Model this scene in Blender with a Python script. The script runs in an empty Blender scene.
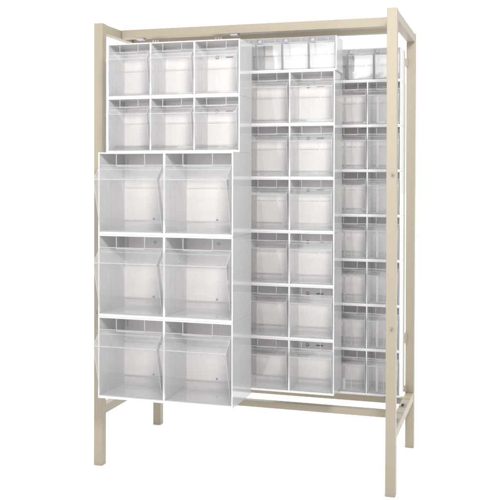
import bpy, bmesh, math, random
from mathutils import Vector, Matrix
random.seed(4)
sc = bpy.context.scene
COL = sc.collection

# ------------------------------------------------------------ materials
def new_mat(name):
    m = bpy.data.materials.new(name); m.use_nodes = True
    nt = m.node_tree; nt.nodes.clear()
    out = nt.nodes.new('ShaderNodeOutputMaterial')
    return m, nt, out

def principled(name, col, rough, var=0.03, nscale=40, bump=0.0, bscale=900, spec=0.5, coat=0.0, bdist=0.0006, rvar=0.0):
    m, nt, out = new_mat(name)
    b = nt.nodes.new('ShaderNodeBsdfPrincipled')
    tc = nt.nodes.new('ShaderNodeTexCoord')
    n = nt.nodes.new('ShaderNodeTexNoise'); n.inputs['Scale'].default_value = nscale; n.inputs['Detail'].default_value = 6
    nt.links.new(tc.outputs['Object'], n.inputs['Vector'])
    mx = nt.nodes.new('ShaderNodeMix'); mx.data_type = 'RGBA'
    mx.inputs[6].default_value = (*[c*(1-var) for c in col], 1)
    mx.inputs[7].default_value = (*[min(1, c*(1+var)) for c in col], 1)
    nt.links.new(n.outputs['Fac'], mx.inputs[0])
    nt.links.new(mx.outputs[2], b.inputs['Base Color'])
    b.inputs['Roughness'].default_value = rough
    if rvar:
        mr = nt.nodes.new('ShaderNodeMapRange')
        mr.inputs['To Min'].default_value = rough-rvar; mr.inputs['To Max'].default_value = rough+rvar
        nt.links.new(n.outputs['Fac'], mr.inputs['Value']); nt.links.new(mr.outputs[0], b.inputs['Roughness'])
    b.inputs['Specular IOR Level'].default_value = spec
    b.inputs['Coat Weight'].default_value = coat
    if bump:
        n2 = nt.nodes.new('ShaderNodeTexNoise'); n2.inputs['Scale'].default_value = bscale; n2.inputs['Detail'].default_value = 3
        nt.links.new(tc.outputs['Object'], n2.inputs['Vector'])
        bp = nt.nodes.new('ShaderNodeBump'); bp.inputs['Strength'].default_value = bump; bp.inputs['Distance'].default_value = bdist
        nt.links.new(n2.outputs['Fac'], bp.inputs['Height']); nt.links.new(bp.outputs['Normal'], b.inputs['Normal'])
    nt.links.new(b.outputs[0], out.inputs[0])
    return m

M_BEIGE = principled('beige_powder_coat', (0.355, 0.311, 0.240), 0.40, 0.06, 150, 0.35, 700, rvar=0.10)
M_WHITE = principled('white_plastic', (0.635, 0.63, 0.627), 0.3, 0.015, 8, 0.12, 25, spec=0.5, bdist=0.002)
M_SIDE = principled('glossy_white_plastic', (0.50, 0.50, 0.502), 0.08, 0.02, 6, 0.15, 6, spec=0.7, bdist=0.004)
M_BACK = principled('white_plastic_back', (0.79, 0.768, 0.758), 0.35, 0.012, 14, 0.12, 12, bdist=0.004)
M_STEEL = principled('zinc_bolt', (0.35, 0.36, 0.37), 0.3, 0.05, 80)
M_STEEL.node_tree.nodes['Principled BSDF'].inputs['Metallic'].default_value = 0.9
M_DARK = principled('dark_hole', (0.03, 0.03, 0.035), 0.6)
M_GRAPHITE = principled('grey_keyhole', (0.19, 0.19, 0.195), 0.5)
M_LILAC = principled('pale_lilac_plastic', (0.42, 0.40, 0.50), 0.4)
M_FLOOR = principled('white_studio_floor', (0.96, 0.96, 0.96), 0.9, 0.003, 3, spec=0.0)

def clear_mat(name, tint, ior, diff, diffcol, rough=0.05, dist=0.0018):
    m, nt, out = new_mat(name)
    tr = nt.nodes.new('ShaderNodeBsdfTransparent'); tr.inputs[0].default_value = (*tint, 1)
    gl = nt.nodes.new('ShaderNodeBsdfGlossy'); gl.inputs['Roughness'].default_value = rough
    gl.inputs[0].default_value = (1, 1, 1, 1)
    # Schlick reflectance from the facing angle, the same from both sides of the sheet
    lw = nt.nodes.new('ShaderNodeLayerWeight'); lw.inputs['Blend'].default_value = 0.5
    pw = nt.nodes.new('ShaderNodeMath'); pw.operation = 'POWER'; pw.inputs[1].default_value = 5
    nt.links.new(lw.outputs['Facing'], pw.inputs[0])
    f0 = 1.5*((ior-1)/(ior+1))**2
    fr = nt.nodes.new('ShaderNodeMath'); fr.operation = 'MULTIPLY_ADD'; fr.inputs[1].default_value = 0.75*(1-f0); fr.inputs[2].default_value = f0
    nt.links.new(pw.outputs[0], fr.inputs[0])
    tc = nt.nodes.new('ShaderNodeTexCoord')
    n = nt.nodes.new('ShaderNodeTexNoise'); n.inputs['Scale'].default_value = 9; n.inputs['Detail'].default_value = 2
    nt.links.new(tc.outputs['Object'], n.inputs['Vector'])
    bp = nt.nodes.new('ShaderNodeBump'); bp.inputs['Strength'].default_value = 0.5; bp.inputs['Distance'].default_value = dist
    nt.links.new(n.outputs['Fac'], bp.inputs['Height'])
    nt.links.new(bp.outputs['Normal'], gl.inputs['Normal']); nt.links.new(bp.outputs['Normal'], lw.inputs['Normal'])
    m1 = nt.nodes.new('ShaderNodeMixShader')
    nt.links.new(fr.outputs[0], m1.inputs[0]); nt.links.new(tr.outputs[0], m1.inputs[1]); nt.links.new(gl.outputs[0], m1.inputs[2])
    df = nt.nodes.new('ShaderNodeBsdfDiffuse'); df.inputs[0].default_value = (*diffcol, 1)
    tl = nt.nodes.new('ShaderNodeBsdfTranslucent'); tl.inputs[0].default_value = (*diffcol, 1)
    m0 = nt.nodes.new('ShaderNodeMixShader'); m0.inputs[0].default_value = 0.5
    nt.links.new(df.outputs[0], m0.inputs[1]); nt.links.new(tl.outputs[0], m0.inputs[2])
    m2 = nt.nodes.new('ShaderNodeMixShader')
    mp = nt.nodes.new('ShaderNodeMapping'); mp.inputs['Scale'].default_value = (60, 12, 9)
    n3 = nt.nodes.new('ShaderNodeTexNoise'); n3.inputs['Scale'].default_value = 1.0; n3.inputs['Detail'].default_value = 5; n3.inputs['Roughness'].default_value = 0.65
    oi = nt.nodes.new('ShaderNodeObjectInfo'); av = nt.nodes.new('ShaderNodeVectorMath'); av.operation = 'ADD'
    nt.links.new(tc.outputs['Object'], mp.inputs[0]); nt.links.new(mp.outputs[0], av.inputs[0]); nt.links.new(oi.outputs['Location'], av.inputs[1])
    nt.links.new(av.outputs[0], n3.inputs['Vector'])
    mh = nt.nodes.new('ShaderNodeMapRange'); mh.inputs['From Min'].default_value = 0.35; mh.inputs['From Max'].default_value = 0.75
    mh.inputs['To Min'].default_value = diff*(0.5 if diff < 0.1 else 0.92); mh.inputs['To Max'].default_value = diff*(2.0 if diff < 0.1 else 1.05)
    nt.links.new(n3.outputs['Fac'], mh.inputs['Value']); nt.links.new(mh.outputs[0], m2.inputs[0])
    nt.links.new(m1.outputs[0], m2.inputs[1]); nt.links.new(m0.outputs[0], m2.inputs[2])
    nt.links.new(m2.outputs[0], out.inputs[0])
    return m
M_CLEAR = clear_mat('clear_polystyrene', (0.988, 0.987, 0.988), 1.5, 0.022, (0.87, 0.86, 0.87))
M_SMOKE = clear_mat('smoky_polystyrene', (0.90, 0.90, 0.91), 1.5, 0.40, (0.70, 0.71, 0.73), 0.1)
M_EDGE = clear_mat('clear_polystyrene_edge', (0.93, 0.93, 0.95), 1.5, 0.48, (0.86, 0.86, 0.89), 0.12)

# ------------------------------------------------------------ mesh helpers
class MB:
    """collects boxes and prisms into one mesh with several material slots"""
    def __init__(self): self.bm = bmesh.new(); self.mats = []
    def slot(self, m):
        if m not in self.mats: self.mats.append(m)
        return self.mats.index(m)
    def box(self, x0, x1, y0, y1, z0, z1, m, faces=None, bevel=0.0):
        """faces: dict like {'x-':mat} overriding the material of single faces"""
        v = [self.bm.verts.new(p) for p in ((x0,y0,z0),(x1,y0,z0),(x1,y1,z0),(x0,y1,z0),(x0,y0,z1),(x1,y0,z1),(x1,y1,z1),(x0,y1,z1))]
        q = {'z-':(3,2,1,0),'z+':(4,5,6,7),'y-':(0,1,5,4),'y+':(2,3,7,6),'x-':(3,0,4,7),'x+':(1,2,6,5)}
        fs = []
        for k, i in q.items():
            f = self.bm.faces.new([v[j] for j in i]); f.material_index = self.slot((faces or {}).get(k, m)); fs.append(f)
        if bevel:
            ed = list({e for f in fs for e in f.edges})
            bmesh.ops.bevel(self.bm, geom=ed, offset=bevel, segments=2, affect='EDGES', profile=0.6)
    def prism(self, poly, x0, x1, mface, medge):
        """poly: (y, z) outline, extruded along x"""
        a = [self.bm.verts.new((x0, y, z)) for y, z in poly]; b = [self.bm.verts.new((x1, y, z)) for y, z in poly]
        n = len(poly)
        f = self.bm.faces.new(a); f.material_index = self.slot(mface)
        f = self.bm.faces.new(b[::-1]); f.material_index = self.slot(mface)
        for i in range(n):
            j = (i+1) % n
            f = self.bm.faces.new((a[j], a[i], b[i], b[j])); f.material_index = self.slot(medge)
    def sheet(self, p, q, t, x0, x1, m, medge):
        """sheet from (y,z) p to q, thickness t, spanning x0..x1; the big faces get m"""
        dy, dz = q[0]-p[0], q[1]-p[1]; L = math.hypot(dy, dz); ny, nz = -dz/L*t/2, dy/L*t/2
        poly = [(p[0]+ny,p[1]+nz),(q[0]+ny,q[1]+nz),(q[0]-ny,q[1]-nz),(p[0]-ny,p[1]-nz)]
        a = [self.bm.verts.new((x0, y, z)) for y, z in poly]; b = [self.bm.verts.new((x1, y, z)) for y, z in poly]
        for fa, mm in (((a[0],a[1],a[2],a[3]),medge),((b[3],b[2],b[1],b[0]),medge),((a[1],a[0],b[0],b[1]),m),((a[3],a[2],b[2],b[3]),m),((a[2],a[1],b[1],b[2]),medge),((a[0],a[3],b[3],b[0]),medge)):
            f = self.bm.faces.new(fa); f.material_index = self.slot(mm)
    def cyl(self, c, r, h, axis, m, seg=20, r2=None):
        mat = {'y': Matrix.Rotation(math.pi/2, 4, 'X'), 'x': Matrix.Rotation(math.pi/2, 4, 'Y'), 'z': Matrix()}[axis]
        g = bmesh.ops.create_cone(self.bm, cap_ends=True, segments=seg, radius1=r, radius2=r if r2 is None else r2, depth=h, matrix=Matrix.Translation(c) @ mat)
        s = self.slot(m)
        for f in {f for v in g['verts'] for f in v.link_faces}: f.material_index = s
    def mesh(self, name):
        bmesh.ops.recalc_face_normals(self.bm, faces=self.bm.faces)
        me = bpy.data.meshes.new(name); self.bm.to_mesh(me); self.bm.free()
        for m in self.mats: me.materials.append(m)
        return me
    def build(self, name, parent=None, loc=(0,0,0)):
        o = bpy.data.objects.new(name, self.mesh(name)); COL.objects.link(o); o.location = loc
        if parent: o.parent = parent
        return o

def thing(name, label, cat, loc=(0,0,0), group=None):
    o = bpy.data.objects.new(name, None); COL.objects.link(o); o.location = loc; o.empty_display_size = 0.1
    o['label'] = label; o['category'] = cat
    if group: o['group'] = group
    return o

# ------------------------------------------------------------ setting
mb = MB()
v = [mb.bm.verts.new(p) for p in ((-60,-60,0),(60,-60,0),(60,60,0),(-60,60,0))]
f = mb.bm.faces.new(v); mb.slot(M_FLOOR)
fl = mb.build('floor'); fl['kind'] = 'structure'

# ------------------------------------------------------------ the rack
W, D, H, S = 1.356, 0.718, 1.9946, 0.041
rack = thing('storage_rack', 'beige powder coated steel frame rack with four square legs that carries the sliding bin panels', 'rack')
posts = []
for (x, y) in ((0,0),(W-S,0),(0,D-S),(W-S,D-S)):
    mb = MB(); mb.box(x, x+S, y, y+S, 0, H, M_BEIGE, bevel=0.0022); posts.append(mb.build('post', rack))
# bolts on the front faces of the posts
for pi, (x, z) in ((1,(1.341,1.314)),(1,(1.339,0.684)),(0,(0.016,0.688)),(0,(0.016,1.318))):
    mb = MB(); mb.cyl((x,-0.0015,z),0.0075,0.004,'y',M_STEEL,24); mb.cyl((x,-0.0045,z),0.0052,0.003,'y',M_STEEL,6); mb.cyl((x,-0.0062,z),0.0022,0.0006,'y',M_DARK,12)
    mb.build('bolt', posts[pi])
zt0, zt1 = 1.953, 1.992
zb0, zb1 = 0.228, 0.2665
for x in (0.0015, W-S+0.0015):
    mb = MB(); mb.box(x, x+S-0.003, S+0.0005, D-S-0.0005, zt0, zt1, M_BEIGE, bevel=0.002); mb.build('top_side_rail', rack)
    mb = MB(); mb.box(x, x+S-0.003, S+0.0005, D-S-0.0005, zb0, zb1, M_BEIGE, bevel=0.002)
    r = mb.build('bottom_side_rail', rack)
    # zinc clamp plates with bolts on top of the rail
    for y in (0.175, 0.43):
        c = MB(); c.box(x+0.004, x+S-0.010, y-0.025, y+0.025, zb1, zb1+0.003, M_STEEL, bevel=0.0008)
        c.cyl((x+0.017,y-0.012,zb1+0.006),0.006,0.006,'z',M_DARK,6); c.cyl((x+0.017,y+0.012,zb1+0.006),0.006,0.006,'z',M_STEEL,6)
        c.build('clamp_plate', r)
mb = MB(); mb.box(S-0.0015+0.001, W-S, 0.202, 0.243, zt0+0.001, zt1+0.0015, M_BEIGE, bevel=0.002); b1 = mb.build('top_track_beam', rack)
mb = MB(); mb.box(S, W-S, 0.330, 0.371, 1.947, 1.987, M_BEIGE, bevel=0.002); b2 = mb.build('top_track_beam', rack)
mb = MB(); mb.box(S-0.03, W-0.0025, 0.300, 0.336, 0.240, 0.2695, M_BEIGE, bevel=0.002); mb.build('bottom_track_beam', rack)
mb = MB(); mb.box(S-0.03, W-0.0025, 0.550, 0.586, 0.240, 0.2695, M_BEIGE, bevel=0.002); mb.build('bottom_track_beam', rack)
# lilac glide stops under the front beam
for x in (0.115, 0.578):
    mb = MB(); mb.box(x, x+0.034, 0.205, 0.236, zt0-0.008, zt0+0.0005, M_LILAC, bevel=0.001); mb.build('glide_stop', b1)
# small beige stops on the rear right post, and their mates on the left one
for (z, dz) in ((1.836,0.038),(0.505,0.050),(0.272,0.030)):
    mb = MB(); mb.box(W-S-0.016, W-S+0.008, D-S-0.013, D-S-0.0005, z, z+dz, M_BEIGE, bevel=0.001); mb.build('panel_stop', posts[3])

# ------------------------------------------------------------ bins
def bin_mesh(cw, ch, d, band, ridge, prot, name):
    """clear tilt bin: sloping front, ridge, inward lip, fan shaped side walls, low back wall"""
    mb = MB(); t = 0.0024; g = 0.0015
    x0, x1 = g, cw-g
    zr, ztp = ch*ridge, ch*(1-band)
    pb = (0.002, 0.004); pr = (-prot, zr); pl = (0.001, ztp)
    dd = d-0.016
    # fan shaped rear edge of the side walls
    R = dd; top_in = (dd*0.16, ztp)
    arc = []
    for k in range(0, 11):
        a = math.pi/2*k/10
        arc.append((0.16*dd + (dd-0.16*dd)*math.cos(a), 0.35*ztp + (ztp-0.35*ztp)*math.sin(a)))
    poly = [pb, (dd, 0.004)] + arc + [pl, pr]
    mb.prism(poly, x0, x0+t, M_CLEAR, M_EDGE)
    mb.prism(poly, x1-t, x1, M_CLEAR, M_EDGE)
    a, b = x0+t, x1-t
    mb.sheet((pb[0]+0.001,pb[1]), (pr[0]+0.0012,pr[1]), t, a, b, M_CLEAR, M_EDGE)
    mb.sheet((pr[0]+0.0012,pr[1]+0.0015), (pl[0],pl[1]-0.0005), t, a, b, M_CLEAR, M_EDGE)
    mb.sheet((0.004,0.0055), (dd-0.001,0.0055), t, a, b, M_CLEAR, M_EDGE)
    mb.sheet((dd-0.0015,0.008), (dd-0.0015,ch*0.11), t, a, b, M_CLEAR, M_EDGE)
    e = 0.0032 if ch > 0.3 else 0.0026
    # moulded rims: ridge, lip, base, back edge
    mb.box(x0-0.0004, x1+0.0004, pr[0]-e*0.5, pr[0]+e*0.5, zr-e*0.5, zr+e*0.5, M_EDGE)
    mb.box(x0, x1, -e*0.4, e*0.9, ztp, ztp+e, M_EDGE)
    mb.box(x0+t, x1-t, -0.001, e, 0.0, e, M_EDGE)
    mb.box(x0+t, x1-t, dd-e, dd, ch*0.11, ch*0.11+e, M_EDGE)
    mb.box(x0+0.004, x1-0.004, 0.0015, 0.0035, ztp-ch*0.055, ztp-ch*0.055+0.0016, M_EDGE)
    # label cradle: two uprights and a slightly lower bar between them
    for fx in (0.27, 0.715):
        mb.box(cw*fx-e*0.45, cw*fx+e*0.45, 0.002, 0.002+e, ztp+e+0.0002, ch-0.002, M_EDGE)
    mb.box(cw*0.27, cw*0.715, -e*0.5, e*0.6, ztp-e*1.3, ztp-0.0004, M_EDGE)
    # gusset ribs inside the side walls
    for s in (x0+t, x1-t-0.0012):
        for fy in (0.25, 0.45):
            mb.box(s, s+0.0012, dd*fy, dd*fy+0.0018, 0.010, ztp*0.8, M_EDGE)
    # stacking steps on the base
    mb.box(cw*0.12, cw*0.88, dd*0.80, dd*0.80+0.002, 0.0072, 0.012, M_EDGE)
    return mb.mesh(name)

TYPES = {  # cells, cell row height, depth, band, ridge, protrusion, divider
    'big':   (2, 0.3473, 0.257, 0.150, 0.675, 0.062, 0.010),
    'large': (2, 0.3473, 0.257, 0.150, 0.675, 0.062, 0.010),
    'mid':   (3, 0.2345, 0.170, 0.155, 0.700, 0.030, 0.007),
    'small': (4, 0.2026, 0.160, 0.170, 0.680, 0.026, 0.005),
    'tiny':  (5, 0.1490, 0.140, 0.150, 0.800, 0.007, 0.005),
}
BIN, CAB = {}, {}
UW = 0.600
for k, (n, h, d, band, ridge, prot, dv) in TYPES.items():
    tt, tb, ts = {'big': (0.006, 0.011, 0.006), 'large': (0.006, 0.011, 0.006), 'mid': (0.0045, 0.009, 0.0055)}.get(k, (0.004, 0.0075, 0.005))
    h_ = h-0.0006
    mb = MB()
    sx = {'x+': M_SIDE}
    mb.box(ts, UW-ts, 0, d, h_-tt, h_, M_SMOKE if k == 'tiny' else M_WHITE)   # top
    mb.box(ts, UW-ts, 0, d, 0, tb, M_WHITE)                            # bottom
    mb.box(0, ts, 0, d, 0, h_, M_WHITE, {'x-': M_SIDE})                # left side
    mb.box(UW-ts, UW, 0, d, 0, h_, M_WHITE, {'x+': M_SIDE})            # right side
    mb.box(ts, UW-ts, d-0.006, d, tb, h_-tt, M_BACK)                   # back
    cw = (UW-2*ts-(n-1)*dv)/n
    cells = []
    for i in range(n):
        x = ts+i*(cw+dv); cells.append(x)
        if i: mb.box(x-dv, x, 0.0005, d-0.006, tb, h_-tt, M_SMOKE if k == 'tiny' else M_WHITE)
        # faint centre rib of the moulded back wall
        mb.box(x+cw*0.5, x+cw*0.5+0.004, d-0.0068, d-0.006, tb+0.004, h_-tt-0.004, M_BACK)
        # the wall steps forward along a line a little above half height
        mb.box(x+0.002, x+cw*0.5-0.002, d-0.0085, d-0.006, tb+h*0.52, tb+h*0.52+0.006, M_BACK, bevel=0.0018)
        mb.box(x+cw*0.5+0.006, x+cw-0.002, d-0.0085, d-0.006, tb+h*0.52, tb+h*0.52+0.006, M_BACK, bevel=0.0018)
    yb = d-0.0065
    if k in ('big', 'large'):
        for i in range(n):
            mb.cyl((cells[i]+cw*0.49, yb, tb+0.045), 0.0042, 0.003, 'y', M_GRAPHITE, 14)
            mb.cyl((cells[i]+cw*0.49, yb+0.0004, tb+0.045), 0.0065, 0.002, 'y', M_WHITE, 18)
    if k == 'large':
        for i in range(n):
            mb.cyl((cells[i]+cw*0.51, yb, h*0.86), 0.0066, 0.003, 'y', M_STEEL, 18)
            mb.cyl((cells[i]+cw*0.51, yb-0.0012, h*0.86), 0.0030, 0.003, 'y', M_WHITE, 14)
    if k == 'mid':
        x = cells[-1]; z = h*0.775
        mb.cyl((x+cw*0.22, yb, z), 0.0078, 0.002, 'y', M_GRAPHITE, 20); mb.cyl((x+cw*0.22, yb-0.0005, z+0.001), 0.0052, 0.0022, 'y', M_WHITE, 18)
        mb.box(x+cw*0.43, x+cw*0.60, yb-0.001, yb+0.002, z-0.0025, z+0.0027, M_GRAPHITE)
    if k in ('big', 'large', 'mid'):
        mb.box(cells[0]+cw*0.045, cells[0]+cw*0.045+0.0045, yb-0.003, yb, h*0.76, h*0.93, M_WHITE)
    CAB[k] = (mb.mesh('bin_cabinet'), cells, tb)
    BIN[k] = bin_mesh(cw, h_-tt-tb, d, band, ridge, prot, 'tilt_bin')
    if k in ('small', 'tiny'):
        # hinge ring (row of five) or square hinge lugs (rows of four) at the top corners
        bm = bmesh.new(); bm.from_mesh(BIN[k])
        zc = (h_-tt-tb)*(1-band*0.5)
        if k == 'tiny':
            for (xx, r1, zz) in ((0.014, 0.0105, zc-0.002), (cw-0.008, 0.005, zc)):
                for (rr, dp, yy, mi) in ((r1, 0.004, -0.002, 1), (r1*0.62, 0.006, -0.004, 2)):
                    n0 = len(bm.faces)
                    bmesh.ops.create_cone(bm, cap_ends=True, segments=24, radius1=rr, radius2=rr*0.9, depth=dp,
                                          matrix=Matrix.Translation((xx, yy, zz)) @ Matrix.Rotation(math.pi/2, 4, 'X'))
                    for ff in list(bm.faces)[n0:]: ff.material_index = mi
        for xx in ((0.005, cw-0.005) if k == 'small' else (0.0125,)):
            # upright at the front edge: thickens the side wall, imitates its vertical highlight
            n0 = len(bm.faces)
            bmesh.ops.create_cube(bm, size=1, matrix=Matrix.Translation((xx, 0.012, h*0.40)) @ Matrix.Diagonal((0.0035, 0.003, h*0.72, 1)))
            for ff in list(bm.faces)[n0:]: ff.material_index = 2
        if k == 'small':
            # pale strips inside the front that imitate vertical highlight streaks
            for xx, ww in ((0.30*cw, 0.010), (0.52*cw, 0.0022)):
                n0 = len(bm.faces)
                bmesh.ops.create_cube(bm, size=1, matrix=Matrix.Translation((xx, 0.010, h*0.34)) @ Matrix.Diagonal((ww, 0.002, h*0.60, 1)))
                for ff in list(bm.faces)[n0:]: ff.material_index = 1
        BIN[k].materials.append(M_SMOKE)
        bm.to_mesh(BIN[k]); bm.free()

def link(name, me, parent, loc):
    o = bpy.data.objects.new(name, me); COL.objects.link(o); o.parent = parent; o.location = loc; return o

def panel(label, x, y, z, rows, dy=None, group='sliding bin panels'):
    """rows from the top down; dy: forward offset per type so that the backs line up"""
    t = thing('sliding_bin_panel', label, 'bin panel', (x, y, z), group)
    hs = [TYPES[r][1] for r in rows]; tot = sum(hs); zc = tot
    backs = max(TYPES[r][2] - (dy or {}).get(r, 0) for r in rows)
    for r, h in zip(rows, hs):
        zc -= h
        me, cells, tb = CAB[r]
        c = link('bin_cabinet', me, t, (0.007 if (r == 'tiny' and x < 0.6) else 0, -(dy or {}).get(r, 0), zc))
        for cx in cells:
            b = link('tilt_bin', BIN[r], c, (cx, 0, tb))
            b.rotation_euler = (math.radians(random.uniform(-0.1, 0.7)), 0, 0)
    mb = MB(); mb.box(0.004, UW-0.004, backs+0.0005, backs+0.012, 0.004, tot-0.004, M_WHITE, bevel=0.001)
    mb.build('back_board', t)
    return t, tot, backs

pf, tot, bk = panel('front sliding panel on the left whose three lower rows hold two large clear bins',
                    0.128, -0.125, 0.366, ['mid','mid','big','large','large'], {'big': 0.087, 'large': 0.087})
for x in (0.022, 0.340):
    # hanger brackets reaching back to the second top beam, three prongs each
    mb = MB(); mb.box(x-0.004, x+0.036, bk+0.0125, bk+0.275, tot-0.014, tot-0.008, M_WHITE, bevel=0.001)
    for k in range(3):
        mb.box(x+k*0.013, x+k*0.013+0.006, bk+0.268, bk+0.274, tot-0.008, tot+0.082, M_WHITE)
    mb.build('hanger_bracket', pf)
pm, totm, bkm = panel('middle sliding panel with six rows of medium clear bins, between front and rearmost panels',
                      0.473, 0.141, 0.360, ['tiny']+['mid']*6)
pr_, totr, bkr = panel('rearmost sliding panel of narrow clear bins, partly hidden by the right front post',
                       0.729, 0.363, 0.3195, ['tiny']+['small']*7)
# glide shoes that run on the bottom beams
for t, y0, y1, z0, xs in ((pm, 0.164, 0.190, 0.2697-0.360, (0.02, 0.09)),(pr_, 0.192, 0.216, 0.2697-0.3195, (0.06, 0.50))):
    for x in xs:
        mb = MB(); mb.box(x, x+0.03, y0, y1, z0, 0.003, M_WHITE, bevel=0.001); mb.build('glide_shoe', t)

# ------------------------------------------------------------ world: bright white studio
w = bpy.data.worlds.new('World'); sc.world = w; w.use_nodes = True
nt = w.node_tree; bg = nt.nodes['Background']
tc = nt.nodes.new('ShaderNodeTexCoord'); sp = nt.nodes.new('ShaderNodeSeparateXYZ')
nt.links.new(tc.outputs['Generated'], sp.inputs[0])
def ramp(sock, lo, hi, a, b):
    mr = nt.nodes.new('ShaderNodeMapRange'); mr.interpolation_type = 'SMOOTHSTEP'
    mr.inputs['From Min'].default_value = lo; mr.inputs['From Max'].default_value = hi
    mr.inputs['To Min'].default_value = a; mr.inputs['To Max'].default_value = b
    nt.links.new(sock, mr.inputs['Value']); return mr.outputs[0]
ad = nt.nodes.new('ShaderNodeMath'); ad.operation = 'ADD'
nt.links.new(ramp(sp.outputs['Y'], -0.5, 0.5, 0.32, 1.2), ad.inputs[0]); nt.links.new(ramp(sp.outputs['Z'], 0.25, 0.8, 0.0, 1.3), ad.inputs[1])
ad2 = nt.nodes.new('ShaderNodeMath'); ad2.operation = 'ADD'; nt.links.new(ad.outputs[0], ad2.inputs[0])
nt.links.new(ramp(sp.outputs['X'], 0.3, 0.95, 0.0, -0.75), ad2.inputs[1])
nt.links.new(ad2.outputs[0], bg.inputs['Strength'])
bg.inputs['Color'].default_value = (1, 1, 1, 1)

def area(name, loc, target, size, sy, power, col=(1,1,1)):
    l = bpy.data.lights.new(name, 'AREA'); l.shape = 'RECTANGLE'; l.size = size; l.size_y = sy; l.energy = power; l.color = col
    o = bpy.data.objects.new(name, l); COL.objects.link(o); o.location = loc
    o.rotation_euler = (Vector(target)-Vector(loc)).to_track_quat('-Z', 'Y').to_euler()
    return o
k = area('key_softbox', (2.1, -3.0, 2.75), (0.6, 0.1, 1.6), 0.7, 0.7, 30, (1, 0.985, 0.955)); k.data.spread = math.radians(90)
area('strip_softbox', (0.05, -3.0, 1.80), (0.9, 0.15, 1.85), 1.9, 0.6, 11)

# ------------------------------------------------------------ camera (fitted to the photograph)
cx, cy, cz, yaw, pit, rol, fpx, shy = 1.8164, -3.5697, 1.3118, 0.2941, 0.0093, 0.0024, 874.449, 66.5235
c, s = math.cos(yaw), math.sin(yaw)
R = Vector((c, s, 0)); F = Vector((-s, c, 0)); U = Vector((0, 0, 1))
F2 = F*math.cos(pit)-U*math.sin(pit); U2 = U*math.cos(pit)+F*math.sin(pit)
R3 = R*math.cos(rol)+U2*math.sin(rol); U3 = U2*math.cos(rol)-R*math.sin(rol)
cd = bpy.data.cameras.new('camera'); cam = bpy.data.objects.new('camera', cd); COL.objects.link(cam)
m = Matrix(((R3.x,U3.x,-F2.x,cx),(R3.y,U3.y,-F2.y,cy),(R3.z,U3.z,-F2.z,cz),(0,0,0,1)))
cam.matrix_world = m
cd.sensor_width = 36; cd.lens = fpx/500*36; cd.shift_y = -shy/500; cd.clip_end = 300; cd.clip_start = 0.05
sc.camera = cam
sc.view_settings.view_transform = 'Standard'; sc.view_settings.look = 'None'; sc.view_settings.exposure = 0; sc.view_settings.gamma = 1
cy_ = sc.cycles
cy_.max_bounces = 8; cy_.diffuse_bounces = 4; cy_.glossy_bounces = 4; cy_.transparent_max_bounces = 48; cy_.transmission_bounces = 4
cy_.use_denoising = True; cy_.caustics_reflective = False; cy_.sample_clamp_indirect = 6
